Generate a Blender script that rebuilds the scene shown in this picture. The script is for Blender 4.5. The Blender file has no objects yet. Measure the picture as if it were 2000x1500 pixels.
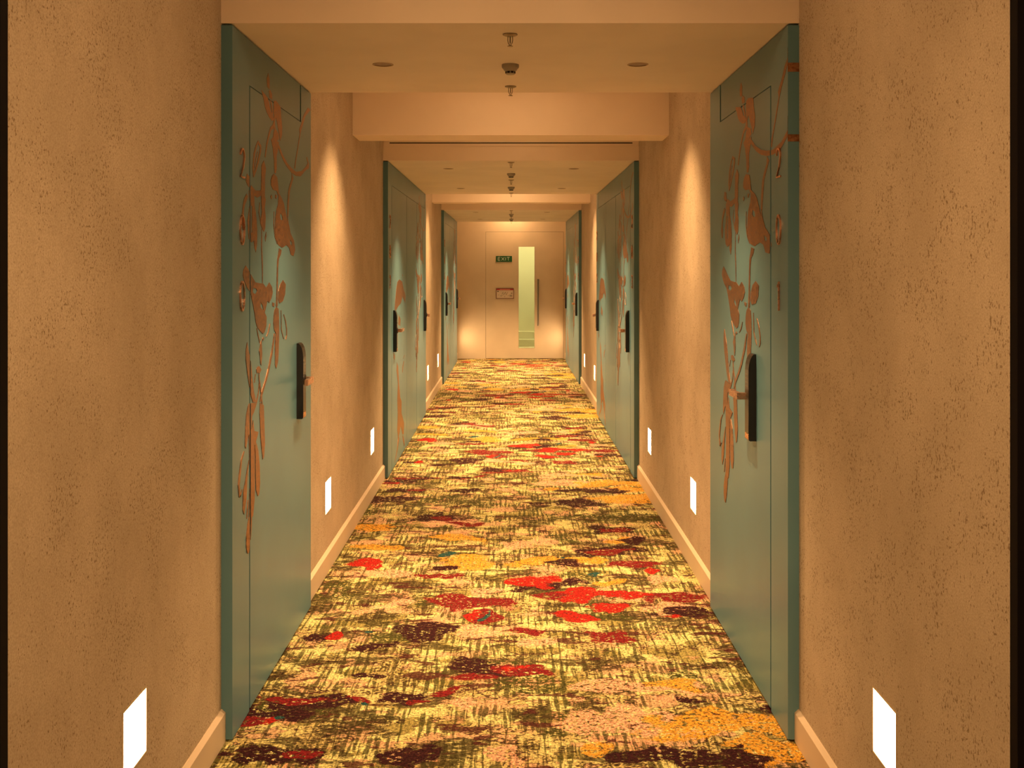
import bpy, bmesh, math, random
from mathutils import Vector
from mathutils.geometry import tessellate_polygon

random.seed(7)
S = bpy.context.scene
COL = S.collection
PI = math.pi

# ------------------------------------------------------------------ camera
F = 2100.0                      # focal length in pixels of the 2000 px wide frame
VX, VY, CAMZ = 999.5, 527.0, 1.455
cam_d = bpy.data.cameras.new('camera')
cam = bpy.data.objects.new('camera', cam_d)
COL.objects.link(cam)
cam.location = (0, 0, CAMZ)
cam.rotation_euler = (PI / 2, 0, 0)
cam_d.sensor_width = 36.0
cam_d.lens = F / 2000 * 36.0
cam_d.shift_x = (1000 - VX) / 2000
cam_d.shift_y = (VY - 750) / 2000
cam_d.clip_start = 0.02
S.camera = cam

# ------------------------------------------------------------------ world, exposure
W = bpy.data.worlds.new('world')
S.world = W
W.use_nodes = True
W.node_tree.nodes['Background'].inputs[0].default_value = (0, 0, 0, 1)
W.node_tree.nodes['Background'].inputs[1].default_value = 0.0
S.view_settings.view_transform = 'Standard'
S.view_settings.look = 'None'
S.view_settings.gamma = 1.0
S.view_settings.exposure = 0.25
S.view_settings.use_curve_mapping = False
try:
    S.cycles.use_denoising = True
    S.cycles.max_bounces = 6
    S.cycles.diffuse_bounces = 4
    S.cycles.glossy_bounces = 2
    S.cycles.use_adaptive_sampling = True
    S.cycles.adaptive_threshold = 0.05
    S.cycles.adaptive_min_samples = 16
    S.cycles.sample_clamp_indirect = 8.0
    S.cycles.caustics_reflective = False
    S.cycles.caustics_refractive = False
except Exception:
    pass

WARM = (1.0, 0.585, 0.25)       # colour of the corridor's lamps
P_BLOCK, P_RAISED, P_LOBBY_FILL = (205.0, 385.0, 430.0), 265.0, 116.0   # watts of the ceiling spots; the lobby ones are added fill
STEP_STRENGTH = 36.0
LINEAR = {2.36: (0.36, 48.0), 5.34: (0.40, 20.0), 6.92: (0.30, 9.0), 11.45: (0.40, 34.0), 13.02: (0.30, 8.0), 17.28: (0.18, 100.0)}     # glow of the linear fill lamps added on the raised ceilings

# ------------------------------------------------------------------ measures (metres, y = distance from the camera)
XL, XR = -0.8967, 0.8867        # wall planes
DL, DR = -0.862, 0.852          # faces of the teal panelling
BL, BR = -0.8825, 0.8725        # faces of the baseboards
ZC = 2.216                      # low ceiling
ZH = 2.56                       # raised ceiling
Y0, YE = 1.915, 17.6            # mouth of the corridor, end wall
BLOCKS = [(3.317, 4.614), (7.49, 10.80), (13.667, 16.97)]
BEAMS = [(6.06, 6.33), (12.10, 12.37)]


# ------------------------------------------------------------------ helpers
def obj(name, me, m=None, parent=None):
    o = bpy.data.objects.new(name, me)
    COL.objects.link(o)
    if m is not None and not me.materials:
        me.materials.append(m)
    if parent is not None:
        o.parent = parent
    return o


def empty(name, loc=(0, 0, 0), parent=None):
    o = bpy.data.objects.new(name, None)
    o.empty_display_size = 0.05
    COL.objects.link(o)
    o.location = loc
    if parent is not None:
        o.parent = parent
    return o


def tag(o, label, cat, group=None, kind=None):
    o['label'] = label
    o['category'] = cat
    if group:
        o['group'] = group
    if kind:
        o['kind'] = kind
    return o


def mesh_of(bm, name='mesh', smooth=False, angle=None):
    bmesh.ops.recalc_face_normals(bm, faces=bm.faces)
    me = bpy.data.meshes.new(name)
    bm.to_mesh(me)
    bm.free()
    if smooth:
        for p in me.polygons:
            p.use_smooth = True
        if angle is not None:
            try:
                me.set_sharp_from_angle(angle=angle)
            except Exception:
                pass
    return me


def add_box(bm, x0, x1, y0, y1, z0, z1, bevel=0.0):
    vs = [bm.verts.new((x, y, z)) for x in (x0, x1) for y in (y0, y1) for z in (z0, z1)]
    fs = [(0, 1, 3, 2), (4, 6, 7, 5), (0, 4, 5, 1), (2, 3, 7, 6), (0, 2, 6, 4), (1, 5, 7, 3)]
    faces = [bm.faces.new([vs[i] for i in f]) for f in fs]
    if bevel > 0:
        es = list({e for f in faces for e in f.edges})
        bmesh.ops.bevel(bm, geom=es, offset=bevel, segments=2, profile=0.7, affect='EDGES')


def box(name, x0, x1, y0, y1, z0, z1, m, parent=None, bevel=0.0):
    bm = bmesh.new()
    add_box(bm, x0, x1, y0, y1, z0, z1, bevel)
    return obj(name, mesh_of(bm, name), m, parent)


def add_prism(bm, loops, fn, w0, w1):
    """loops: outline and hole loops in (u, v); fn(u, v, w) -> point."""
    flat = [p for lp in loops for p in lp]
    tris = tessellate_polygon([[Vector((p[0], p[1], 0)) for p in lp] for lp in loops])
    a = [bm.verts.new(fn(u, v, w0)) for u, v in flat]
    b = [bm.verts.new(fn(u, v, w1)) for u, v in flat]
    for t in tris:
        for vs in (a, b):
            try:
                bm.faces.new([vs[i] for i in t])
            except ValueError:
                pass
    k = 0
    for lp in loops:
        n = len(lp)
        for i in range(n):
            j = (i + 1) % n
            try:
                bm.faces.new([a[k + i], a[k + j], b[k + j], b[k + i]])
            except ValueError:
                pass
        k += n


def prism(name, loops, fn, w0, w1, m, parent=None):
    bm = bmesh.new()
    add_prism(bm, loops, fn, w0, w1)
    return obj(name, mesh_of(bm, name), m, parent)


def circle(cx, cy, r, n=24):
    return [(cx + r * math.cos(2 * PI * i / n), cy + r * math.sin(2 * PI * i / n)) for i in range(n)]


def rect(u0, u1, v0, v1):
    return [(u0, v0), (u1, v0), (u1, v1), (u0, v1)]


def add_lathe(bm, prof, c=(0, 0, 0), n=24, axis='z', ring=False):
    """prof: list of (radius, height)."""
    rings = []
    for r, h in prof:
        rg_ = []
        for i in range(n):
            a = 2 * PI * i / n
            p = (r * math.cos(a), r * math.sin(a), h)
            if axis == 'x':
                p = (h, r * math.cos(a), r * math.sin(a))
            if axis == 'y':
                p = (r * math.cos(a), h, r * math.sin(a))
            rg_.append(bm.verts.new((c[0] + p[0], c[1] + p[1], c[2] + p[2])))
        rings.append(rg_)
    for r0, r1 in zip(rings, rings[1:]):
        for i in range(n):
            j = (i + 1) % n
            bm.faces.new([r0[i], r0[j], r1[j], r1[i]])
    if ring:
        for i in range(n):
            j = (i + 1) % n
            bm.faces.new([rings[-1][i], rings[-1][j], rings[0][j], rings[0][i]])
        return
    for rg, (r, h) in ((rings[0], prof[0]), (rings[-1], prof[-1])):
        if r > 1e-6:
            try:
                bm.faces.new(rg)
            except ValueError:
                pass


def lathe(name, prof, m, parent=None, c=(0, 0, 0), n=24, axis='z', ring=False):
    bm = bmesh.new()
    add_lathe(bm, prof, c, n, axis, ring)
    return obj(name, mesh_of(bm, name, True, 0.6), m, parent)


def add_tube(bm, pts, r, n=8):
    pts = [Vector(p) for p in pts]
    rings = []
    for i, p in enumerate(pts):
        d = (pts[min(i + 1, len(pts) - 1)] - pts[max(i - 1, 0)]).normalized()
        up = Vector((0, 0, 1)) if abs(d.z) < 0.9 else Vector((1, 0, 0))
        s = d.cross(up).normalized()
        t = s.cross(d).normalized()
        rings.append([bm.verts.new(p + s * (r * math.cos(2 * PI * k / n)) + t * (r * math.sin(2 * PI * k / n))) for k in range(n)])
    for a, b in zip(rings, rings[1:]):
        for k in range(n):
            j = (k + 1) % n
            bm.faces.new([a[k], a[j], b[j], b[k]])
    bm.faces.new(rings[0])
    bm.faces.new(rings[-1])


def stroke(pts, w):
    """outline of a brush stroke through pts; w = width or list of widths."""
    n = len(pts)
    ws = w if isinstance(w, (list, tuple)) else [w * (0.55 if i in (0, n - 1) else 1) for i in range(n)]
    L, R = [], []
    for i in range(n):
        x0, y0 = pts[max(i - 1, 0)]
        x1, y1 = pts[min(i + 1, n - 1)]
        dx, dy = x1 - x0, y1 - y0
        l = math.hypot(dx, dy) or 1
        nx, ny = -dy / l * ws[i] / 2, dx / l * ws[i] / 2
        L.append((pts[i][0] + nx, pts[i][1] + ny))
        R.append((pts[i][0] - nx, pts[i][1] - ny))
    return L + R[::-1]


# ------------------------------------------------------------------ materials
class NT:
    def __init__(self, name):
        self.m = bpy.data.materials.new(name)
        self.m.use_nodes = True
        self.t = self.m.node_tree
        self.b = self.t.nodes['Principled BSDF']

    def n(self, typ, **kw):
        nd = self.t.nodes.new(typ)
        for k, v in kw.items():
            setattr(nd, k, v)
        return nd

    def link(self, a, b):
        self.t.links.new(a, b)

    def set(self, sock, v):
        if isinstance(v, bpy.types.NodeSocket):
            self.link(v, sock)
        else:
            if isinstance(v, (tuple, list)) and len(v) == 3 and sock.type == 'RGBA':
                v = (*v, 1)
            sock.default_value = v

    def pos(self):
        return self.n('ShaderNodeNewGeometry').outputs['Position']

    def math(self, op, a, b=0.0, c=None, clamp=False):
        nd = self.n('ShaderNodeMath', operation=op)
        nd.use_clamp = clamp
        self.set(nd.inputs[0], a)
        self.set(nd.inputs[1], b)
        if c is not None:
            self.set(nd.inputs[2], c)
        return nd.outputs[0]

    def vmath(self, op, a, b=(0, 0, 0)):
        nd = self.n('ShaderNodeVectorMath', operation=op)
        self.set(nd.inputs[0], a)
        self.set(nd.inputs[1], b)
        return nd.outputs['Value'] if op in ('LENGTH', 'DISTANCE', 'DOT_PRODUCT') else nd.outputs[0]

    def noise(self, vec, scale=5, detail=2, rough=0.5, out=0):
        nd = self.n('ShaderNodeTexNoise')
        self.link(vec, nd.inputs['Vector'])
        nd.inputs['Scale'].default_value = scale
        nd.inputs['Detail'].default_value = detail
        nd.inputs['Roughness'].default_value = rough
        return nd.outputs[out]

    def ramp(self, v, lo, hi, a=0.0, b=1.0, smooth=True):
        nd = self.n('ShaderNodeMapRange')
        nd.interpolation_type = 'SMOOTHSTEP' if smooth else 'LINEAR'
        self.set(nd.inputs[0], v)
        for i, x in enumerate((lo, hi, a, b)):
            self.set(nd.inputs[i + 1], x)
        return nd.outputs[0]

    def mix(self, f, a, b):
        nd = self.n('ShaderNodeMix', data_type='RGBA')
        self.set(nd.inputs[0], f)
        self.set(nd.inputs[6], a)
        self.set(nd.inputs[7], b)
        return nd.outputs[2]

    def bump(self, h, strength=0.3, dist=0.002):
        nd = self.n('ShaderNodeBump')
        nd.inputs['Strength'].default_value = strength
        nd.inputs['Distance'].default_value = dist
        self.link(h, nd.inputs['Height'])
        self.link(nd.outputs[0], self.b.inputs['Normal'])

    def done(self, color=None, rough=0.5, metal=0.0, spec=0.5):
        if color is not None:
            self.set(self.b.inputs['Base Color'], color)
        self.set(self.b.inputs['Roughness'], rough)
        self.set(self.b.inputs['Metallic'], metal)
        self.b.inputs['Specular IOR Level'].default_value = spec
        return self.m


def plaster():
    k = NT('plaster_wall')
    p = k.pos()
    big = k.noise(p, 3.2, 4, 0.6)
    mid = k.noise(p, 22, 4, 0.65)
    grain = k.noise(p, 230, 2, 0.6)
    sp = k.noise(k.vmath('MULTIPLY', p, (1, 1, 0.75)), 165, 2, 0.55)
    zone = k.noise(k.vmath('ADD', p, (3.1, 1.7, 5.2)), 7, 3, 0.6)
    thr = k.ramp(zone, 0.32, 0.68, 0.67, 0.57)
    pit = k.ramp(sp, thr, k.math('ADD', thr, 0.045))
    base = k.mix(k.ramp(big, 0.3, 0.7), (0.47, 0.385, 0.29), (0.57, 0.475, 0.365))
    base = k.mix(k.ramp(mid, 0.35, 0.75, 0.0, 0.28), base, (0.40, 0.315, 0.225))
    base = k.mix(k.ramp(grain, 0.36, 0.66, 0.0, 0.55), base, (0.36, 0.275, 0.19))
    base = k.mix(k.math('MULTIPLY', pit, 0.8), base, (0.19, 0.125, 0.07))
    k.bump(grain, 0.5, 0.0015)
    return k.done(base, 0.85, spec=0.2)


def paint(name, c, rough=0.55, spec=0.35, var=0.06):
    k = NT(name)
    p = k.pos()
    n = k.noise(p, 2.5, 3, 0.5)
    dark = tuple(x * (1 - var) for x in c)
    lite = tuple(min(1, x * (1 + var)) for x in c)
    return k.done(k.mix(k.ramp(n, 0.35, 0.65), dark, lite), rough, spec=spec)


def metal(name, c, rough=0.3, met=1.0, var=0.12):
    k = NT(name)
    p = k.pos()
    n = k.noise(k.vmath('MULTIPLY', p, (1, 1, 1)), 35, 3, 0.6)
    r = k.ramp(n, 0.3, 0.7, rough * 0.8, rough * 1.25)
    return k.done(k.mix(k.ramp(n, 0.3, 0.7), tuple(x * (1 - var) for x in c), c), r, met)


def emit(name, c, s):
    k = NT(name)
    k.set(k.b.inputs['Emission Color'], c)
    k.b.inputs['Emission Strength'].default_value = s
    return k.done((0.16, 0.10, 0.06) if s < 1 else (0.8, 0.8, 0.8), 0.5)


def foil():
    k = NT('copper_foil')
    p = k.pos()
    n = k.noise(k.vmath('MULTIPLY', p, (1, 1, 1.6)), 55, 4, 0.65)
    g = k.noise(p, 260, 2, 0.6)
    c = k.mix(k.ramp(n, 0.35, 0.68), (0.22, 0.098, 0.052), (0.42, 0.215, 0.118))
    k.bump(g, 0.25, 0.0008)
    return k.done(c, k.ramp(n, 0.3, 0.7, 0.30, 0.46), 0.8)


PATCHES = [     # (photo pixel x, y, half width, half height[, turn]) of the patches of one repeat, colour, raggedness
    ([(655, 1150, 34, 26), (800, 1178, 26, 16), (1130, 1130, 36, 10), (1060, 1335, 62, 30), (980, 1300, 80, 22),
      (760, 1250, 60, 12), (560, 1392, 90, 18), (1180, 1190, 50, 14), (1120, 1400, 40, 14), (1330, 1320, 30, 10),
      (900, 980, 90, 10), (1200, 1010, 100, 9), (1080, 1050, 50, 7), (690, 1000, 60, 9)],
     (0.050, 0.050, 0.012), 0.6),
    ([(1245, 1345, 120, 13), (1210, 1400, 95, 22), (740, 1181, 30, 7), (955, 1232, 50, 13), (1030, 1248, 45, 7),
      (1340, 1190, 66, 11), (920, 1388, 42, 18), (1010, 1472, 30, 20), (950, 1152, 30, 12), (880, 1020, 70, 10),
      (1040, 1060, 60, 8), (760, 1120, 50, 9), (1300, 1130, 40, 8)],
     (0.56, 0.31, 0.20), 0.75),
    ([(1400, 1418, 150, 28), (1490, 1468, 80, 24), (1175, 1455, 50, 18), (1290, 1335, 60, 10), (750, 1072, 48, 8),
      (905, 1097, 45, 12), (1040, 1096, 42, 12), (895, 1052, 60, 6), (1145, 1091, 40, 7), (1190, 1140, 40, 6),
      (1205, 1056, 26, 5), (1250, 975, 90, 10), (700, 1030, 50, 7), (1210, 1245, 20, 5)],
     (0.56, 0.275, 0.035), 0.8),
    ([(700, 1268, 34, 6), (740, 1264, 50, 7), (700, 1320, 52, 7), (900, 1290, 52, 10), (820, 1352, 64, 11), (960, 1305, 90, 16),
      (600, 1372, 92, 18), (550, 1402, 80, 14), (790, 1476, 76, 24), (515, 1482, 86, 16), (1290, 1474, 84, 20), (1450, 1476, 60, 9),
      (1505, 1388, 44, 10), (1340, 1370, 26, 6), (1240, 1058, 26, 8), (1105, 1095, 30, 7), (862, 1105, 20, 5), (640, 1241, 28, 7),
      (1185, 1033, 48, 7), (850, 1014, 50, 8), (1200, 1076, 66, 9), (1060, 1145, 80, 9, 20), (840, 1235, 60, 12, 30), (1350, 1198, 60, 10),
      (1130, 985, 70, 7), (760, 975, 60, 6)],
     (0.030, 0.0065, 0.009), 0.95),
    ([(935, 1182, 74, 14), (880, 1174, 60, 8), (960, 1206, 46, 9), (1190, 1241, 56, 11), (1320, 1170, 60, 8), (1030, 1228, 28, 7),
      (1230, 1106, 70, 5), (860, 1121, 45, 6), (1195, 1078, 40, 5), (1190, 1035, 26, 4), (868, 1013, 24, 5), (925, 1022, 42, 5),
      (500, 1420, 25, 10), (550, 1366, 60, 9), (700, 1360, 48, 7), (842, 1360, 25, 6), (900, 1346, 30, 7), (940, 1325, 50, 9),
      (1020, 1306, 48, 16), (560, 1480, 40, 8), (1120, 1162, 60, 7)],
     (0.145, 0.0085, 0.011), 0.95),
    ([(718, 1097, 32, 11), (1180, 1163, 84, 13), (1236, 1168, 22, 10), (1130, 1202, 45, 8), (665, 1238, 20, 8), (1040, 1138, 48, 11),
      (1310, 1203, 25, 6), (1200, 1187, 52, 6), (1252, 1118, 14, 8), (520, 1418, 12, 8), (1015, 1298, 16, 7), (930, 1206, 14, 6)],
     (0.30, 0.0115, 0.008), 1.1),
    ([(730, 1229, 8, 4), (725, 1367, 8, 4), (530, 1413, 11, 5), (1100, 1087, 10, 3), (1150, 1122, 10, 3), (965, 1203, 7, 3),
      (880, 1082, 14, 4)],
     (0.014, 0.06, 0.062), 1.1),
]
REPEAT, REP0 = 3.87, 3.14


def carpet():
    k = NT('patterned_carpet')
    p = k.pos()

    def sep(v):
        s = k.n('ShaderNodeSeparateXYZ')
        k.link(v, s.inputs[0])
        return s.outputs

    def comb(x, y):
        c = k.n('ShaderNodeCombineXYZ')
        k.set(c.inputs[0], x)
        k.set(c.inputs[1], y)
        return c.outputs[0]

    fine = k.noise(p, 105, 2, 0.75)                        # pile tufts
    # --- base of the weave: cream and peach ground, olive strokes along the corridor, dark contour threads
    wob = k.vmath('SUBTRACT', k.noise(p, 9, 2, 0.5, 1), (0.5, 0.5, 0.5))
    pw = k.vmath('ADD', p, k.vmath('MULTIPLY', wob, (0.012, 0.05, 0)))
    st = k.noise(k.vmath('MULTIPLY', pw, (64, 3.6, 0)), 1.0, 1, 0.5)
    sx_ = k.math('SINE', k.math('ADD', k.math('MULTIPLY', sep(pw)[0], 225.0), k.math('MULTIPLY', blk2_(k, p), 9.0)))
    st = k.math('ADD', st, k.math('MULTIPLY', sx_, 0.075))
    st3 = k.noise(k.vmath('MULTIPLY', pw, (120, 9, 0)), 1.0, 1, 0.5)
    st2 = k.noise(k.vmath('MULTIPLY', pw, (26, 60, 0)), 1.0, 2, 0.6)
    blk = k.noise(k.vmath('MULTIPLY', p, (1, 1.4, 0)), 5.0, 2, 0.5)
    blk2 = k.noise(k.vmath('ADD', p, (7.3, 2.1, 0)), 6.5, 3, 0.6)
    cam = k.noise(k.vmath('ADD', k.vmath('MULTIPLY', p, (0.8, 1.25, 0)), (1.3, 4.4, 0)), 5.2, 4, 0.62)
    ragg = k.math('MULTIPLY', k.math('SUBTRACT', k.noise(p, 130, 2, 0.6), 0.5), 0.035)
    camr = k.math('ADD', cam, ragg)
    ground = k.mix(k.ramp(blk2, 0.40, 0.60), (0.56, 0.51, 0.215), (0.46, 0.365, 0.15))
    ground = k.mix(k.ramp(camr, 0.555, 0.57), ground, (0.50, 0.31, 0.175))
    ground = k.mix(k.ramp(camr, 0.44, 0.425), ground, (0.27, 0.225, 0.075))
    pinkz = k.noise(k.vmath('ADD', p, (3.7, 9.1, 0)), 6.0, 3, 0.6)
    ground = k.mix(k.math('MULTIPLY', k.ramp(pinkz, 0.57, 0.66), k.ramp(fine, 0.42, 0.58, 0.15, 0.9)), ground, (0.58, 0.25, 0.175))
    thr = k.ramp(blk, 0.36, 0.64, 0.63, 0.45)
    streak = k.math('MULTIPLY', k.ramp(k.math('ADD', st, ragg), thr, k.math('ADD', thr, 0.09)), k.ramp(st2, 0.28, 0.42, 0.0, 0.85))
    thin = k.math('MULTIPLY', k.ramp(st3, 0.54, 0.64), k.ramp(blk, 0.38, 0.54, 0.1, 0.8))
    olive = k.mix(k.ramp(blk2, 0.4, 0.6), (0.036, 0.038, 0.008), (0.065, 0.053, 0.013))
    col = k.mix(k.math('MAXIMUM', streak, thin), ground, olive)
    # big shaded zones woven in brown-olive
    dz = k.noise(k.vmath('ADD', k.vmath('MULTIPLY', p, (0.8, 1.5, 0)), (8.8, 0.4, 0)), 3.4, 5, 0.68)
    dzr = k.math('ADD', dz, ragg)
    col = k.mix(k.math('MULTIPLY', k.ramp(dzr, 0.535, 0.555), k.ramp(st2, 0.36, 0.5, 0.25, 0.9)), col, (0.045, 0.034, 0.011))
    # thin dark contour threads around the camouflage patches
    for lvl, wd in ((0.56, 0.007), (0.435, 0.007), (0.50, 0.005)):
        c_ = k.math('ABSOLUTE', k.math('SUBTRACT', camr, lvl))
        cm = k.math('MULTIPLY', k.ramp(c_, wd, wd * 2.2, 1.0, 0.0), k.ramp(blk2, 0.42, 0.54, 0.0, 0.9))
        col = k.mix(cm, col, (0.035, 0.014, 0.008))
    cn2 = k.noise(k.vmath('MULTIPLY', k.vmath('ADD', p, (5, 0, 0)), (0.7, 1.5, 0)), 7.5, 4, 0.65)
    col = k.mix(k.math('MULTIPLY', k.ramp(k.math('ADD', cn2, ragg), 0.59, 0.608), 0.9), col, (0.060, 0.013, 0.012))
    # --- patches of the repeat: distance fields stored on the carpet's own mesh, edges roughened here
    rag = k.math('MULTIPLY', k.math('SUBTRACT', k.noise(p, 120, 2, 0.6), 0.5), 0.55)
    speck = k.noise(k.vmath('MULTIPLY', p, (1, 1.3, 0)), 46, 3, 0.7)
    fields = []
    for an in ('patch_a', 'patch_b', 'patch_c'):
        at = k.n('ShaderNodeAttribute')
        at.attribute_name = an
        fields += list(sep(at.outputs['Vector']))
    for i, (blobs, color, holes) in enumerate(PATCHES):
        d = k.math('ADD', fields[i], rag)
        m = k.ramp(d, 0.44, 0.58)
        if holes:
            m = k.math('MULTIPLY', m, k.ramp(speck, 0.585 - holes * 0.2, 0.64 - holes * 0.2))
        col = k.mix(m, col, color)
    tuft = k.ramp(fine, 0.30, 0.70, 0.15, 1.8, False)
    col = k.vmath('MULTIPLY', col, comb3(k, tuft))
    k.bump(fine, 1.0, 0.009)
    m = k.done(col, 0.95, spec=0.1)
    k.b.inputs['Sheen Weight'].default_value = 0.0
    return m


def blk2_(k, p):
    return k.noise(k.vmath('MULTIPLY', p, (1, 0.6, 0)), 3.0, 2, 0.5)


def comb3(k, s):
    c = k.n('ShaderNodeCombineXYZ')
    for i in range(3):
        k.link(s, c.inputs[i])
    return c.outputs[0]


M = dict(
    wall=plaster(),
    ceil=paint('ceiling_paint', (0.86, 0.74, 0.63), 0.8, 0.2, 0.03),
    trim=paint('baseboard_paint', (0.62, 0.50, 0.38), 0.45, 0.4, 0.03),
    endwall=paint('end_wall_paint', (0.60, 0.50, 0.38), 0.6, 0.3, 0.04),
    teal=paint('teal_lacquer', (0.100, 0.226, 0.290), 0.36, 0.5, 0.05),
    dark=paint('dark_lobby_panel', (0.003, 0.0014, 0.0016), 0.7, 0.1, 0.1),
    carpet=carpet(),
    foil=foil(),
    copper=metal('brushed_copper', (0.80, 0.40, 0.26), 0.28),
    black=paint('black_lock_plastic', (0.012, 0.010, 0.010), 0.35, 0.5, 0.1),
    lockface=paint('smoked_lock_face', (0.035, 0.026, 0.020), 0.3, 0.5, 0.1),
    keyink=paint('keypad_ink', (0.30, 0.24, 0.17), 0.5, 0.3, 0.05),
    chrome=metal('sprinkler_brass', (0.30, 0.24, 0.175), 0.4),
    offwhite=paint('detector_plastic', (0.42, 0.36, 0.29), 0.5, 0.4, 0.03),
    slot=paint('shadow_gap_black', (0.03, 0.022, 0.016), 0.7, 0.2, 0.05),
    bronze=metal('bronze_baffle', (0.50, 0.34, 0.21), 0.5, 0.3),
    steptrim=metal('step_light_frame', (0.62, 0.52, 0.40), 0.4, 0.6),
    step=emit('step_light_glow', (1.0, 0.62, 0.28), STEP_STRENGTH),
    lens=emit('downlight_louvre_glow', (1.0, 0.38, 0.10), 0.05),
    green=paint('exit_green', (0.006, 0.085, 0.030), 0.4, 0.4, 0.04),
    exitink=paint('exit_letter_grey', (0.42, 0.50, 0.42), 0.5, 0.3, 0.04),
    paper=paint('plan_paper', (0.66, 0.55, 0.47), 0.5, 0.4, 0.03),
    planred=paint('plan_red', (0.42, 0.02, 0.03), 0.5, 0.4, 0.03),
    planframe=paint('plan_frame', (0.16, 0.05, 0.035), 0.4, 0.4, 0.04),
    ink=paint('plan_ink', (0.10, 0.085, 0.065), 0.6, 0.2, 0.04),
    steel=metal('pull_bar_steel', (0.34, 0.30, 0.26), 0.35),
    stair=paint('stairwell_paint', (0.80, 0.80, 0.66), 0.7, 0.2, 0.02),
)


def glass():
    m = bpy.data.materials.new('door_glass')
    m.use_nodes = True
    t = m.node_tree
    t.nodes.clear()
    o = t.nodes.new('ShaderNodeOutputMaterial')
    a = t.nodes.new('ShaderNodeBsdfTransparent')
    g = t.nodes.new('ShaderNodeBsdfGlossy')
    x = t.nodes.new('ShaderNodeMixShader')
    n = t.nodes.new('ShaderNodeTexNoise')
    r = t.nodes.new('ShaderNodeMapRange')
    n.inputs['Scale'].default_value = 3.0
    r.inputs[3].default_value = 0.04
    r.inputs[4].default_value = 0.07
    t.links.new(n.outputs[0], r.inputs[0])
    a.inputs[0].default_value = (0.95, 0.97, 0.90, 1)
    g.inputs['Roughness'].default_value = 0.05
    t.links.new(r.outputs[0], x.inputs[0])
    t.links.new(a.outputs[0], x.inputs[1])
    t.links.new(g.outputs[0], x.inputs[2])
    t.links.new(x.outputs[0], o.inputs[0])
    return m


M['glass'] = glass()


def struct(o, label, cat):
    return tag(o, label, cat, kind='structure')


# ------------------------------------------------------------------ shell: floor, walls, ceilings
TH = 0.14
import numpy as np


def carpet_mesh():
    """corridor carpet as a fine grid carrying the distance fields of its woven patches"""
    h = 0.0118
    nx = int((XR - XL) / h) + 1
    ny = int(REPEAT / h)
    xs = np.linspace(XL, XR, nx)
    yr = REP0 + np.arange(ny) * (REPEAT / ny)
    rng = np.random.RandomState(11)

    def vnoise(cell):
        """value noise with cells of about this size in metres, closing on itself along the repeat"""
        cy = max(2, int(round(REPEAT / cell))); cx_ = int((XR - XL) / cell) + 3
        lat = rng.uniform(-1, 1, (cy, cx_))
        v = np.arange(ny) / ny * cy; u = (xs - XL) / cell
        j0 = v.astype(int); i0 = u.astype(int)
        fv = v - j0; fu = u - i0
        fv = (fv * fv * (3 - 2 * fv))[:, None]; fu = (fu * fu * (3 - 2 * fu))[None, :]
        g = lambda dj, di: lat[((j0 + dj) % cy)[:, None], (i0 + di)[None, :]]
        return (g(0, 0) * (1 - fu) + g(0, 1) * fu) * (1 - fv) + (g(1, 0) * (1 - fu) + g(1, 1) * fu) * fv

    wx = vnoise(0.26) * 0.045 + vnoise(0.11) * 0.045 + vnoise(0.05) * 0.022
    wy = vnoise(0.26) * 0.045 + vnoise(0.11) * 0.045 + vnoise(0.05) * 0.022
    turb = vnoise(0.075) * 0.8 + vnoise(0.034) * 0.5
    gx = xs[None, :] + wx
    gy = yr[:, None] + wy
    fl = []
    for blobs, color, holes in PATCHES:
        d = np.full((ny, nx), 9.0)
        for b in blobs:
            x, y, hw, hh = b[:4]
            r = math.radians(b[4]) if len(b) > 4 else 0.0
            dist = 3055.5 / (y - 527.0)
            cx, rx, ry = (x - VX) * dist / F, max(0.018, hw * dist / F), max(0.018, hh * dist * dist / 3055.5)
            for wrap in (-REPEAT, 0, REPEAT):
                dx, dy = gx - cx, gy - dist - wrap
                u = (dx * math.cos(r) + dy * math.sin(r)) / rx
                v = (-dx * math.sin(r) + dy * math.cos(r)) / ry
                d = np.minimum(d, np.sqrt(u * u + v * v))
        fl.append(np.clip(1.5 - d + 0.42 * np.roll(turb, 37 * len(fl), axis=0), -1.0, 1.5))
    y_lo, y_hi = Y0 - 0.2, YE + 0.02
    j0 = math.floor((y_lo - REP0) / (REPEAT / ny)); j1 = math.ceil((y_hi - REP0) / (REPEAT / ny))
    jj = np.arange(j0, j1 + 1)
    N = len(jj)
    X, Y = np.meshgrid(xs, REP0 + jj * (REPEAT / ny))
    co = np.stack([X, Y, np.zeros_like(X)], -1).reshape(-1, 3).astype(np.float32)
    base = (np.arange(N - 1)[:, None] * nx + np.arange(nx - 1)[None, :]).reshape(-1)
    quads = np.stack([base, base + 1, base + 1 + nx, base + nx], -1).astype(np.int32)
    me = bpy.data.meshes.new('carpet')
    me.vertices.add(len(co)); me.vertices.foreach_set('co', co.ravel())
    me.loops.add(quads.size); me.loops.foreach_set('vertex_index', quads.ravel())
    me.polygons.add(len(quads)); me.polygons.foreach_set('loop_start', np.arange(0, quads.size, 4, dtype=np.int32))
    me.update(calc_edges=True)
    for k, an in enumerate(('patch_a', 'patch_b', 'patch_c')):
        at = me.attributes.new(an, 'FLOAT_VECTOR', 'POINT')
        z = np.zeros((ny, nx))
        f3 = np.stack([fl[3 * k + c] if 3 * k + c < len(fl) else z for c in range(3)], -1)
        at.data.foreach_set('vector', f3[jj % ny].reshape(-1).astype(np.float32))
    return me


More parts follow.
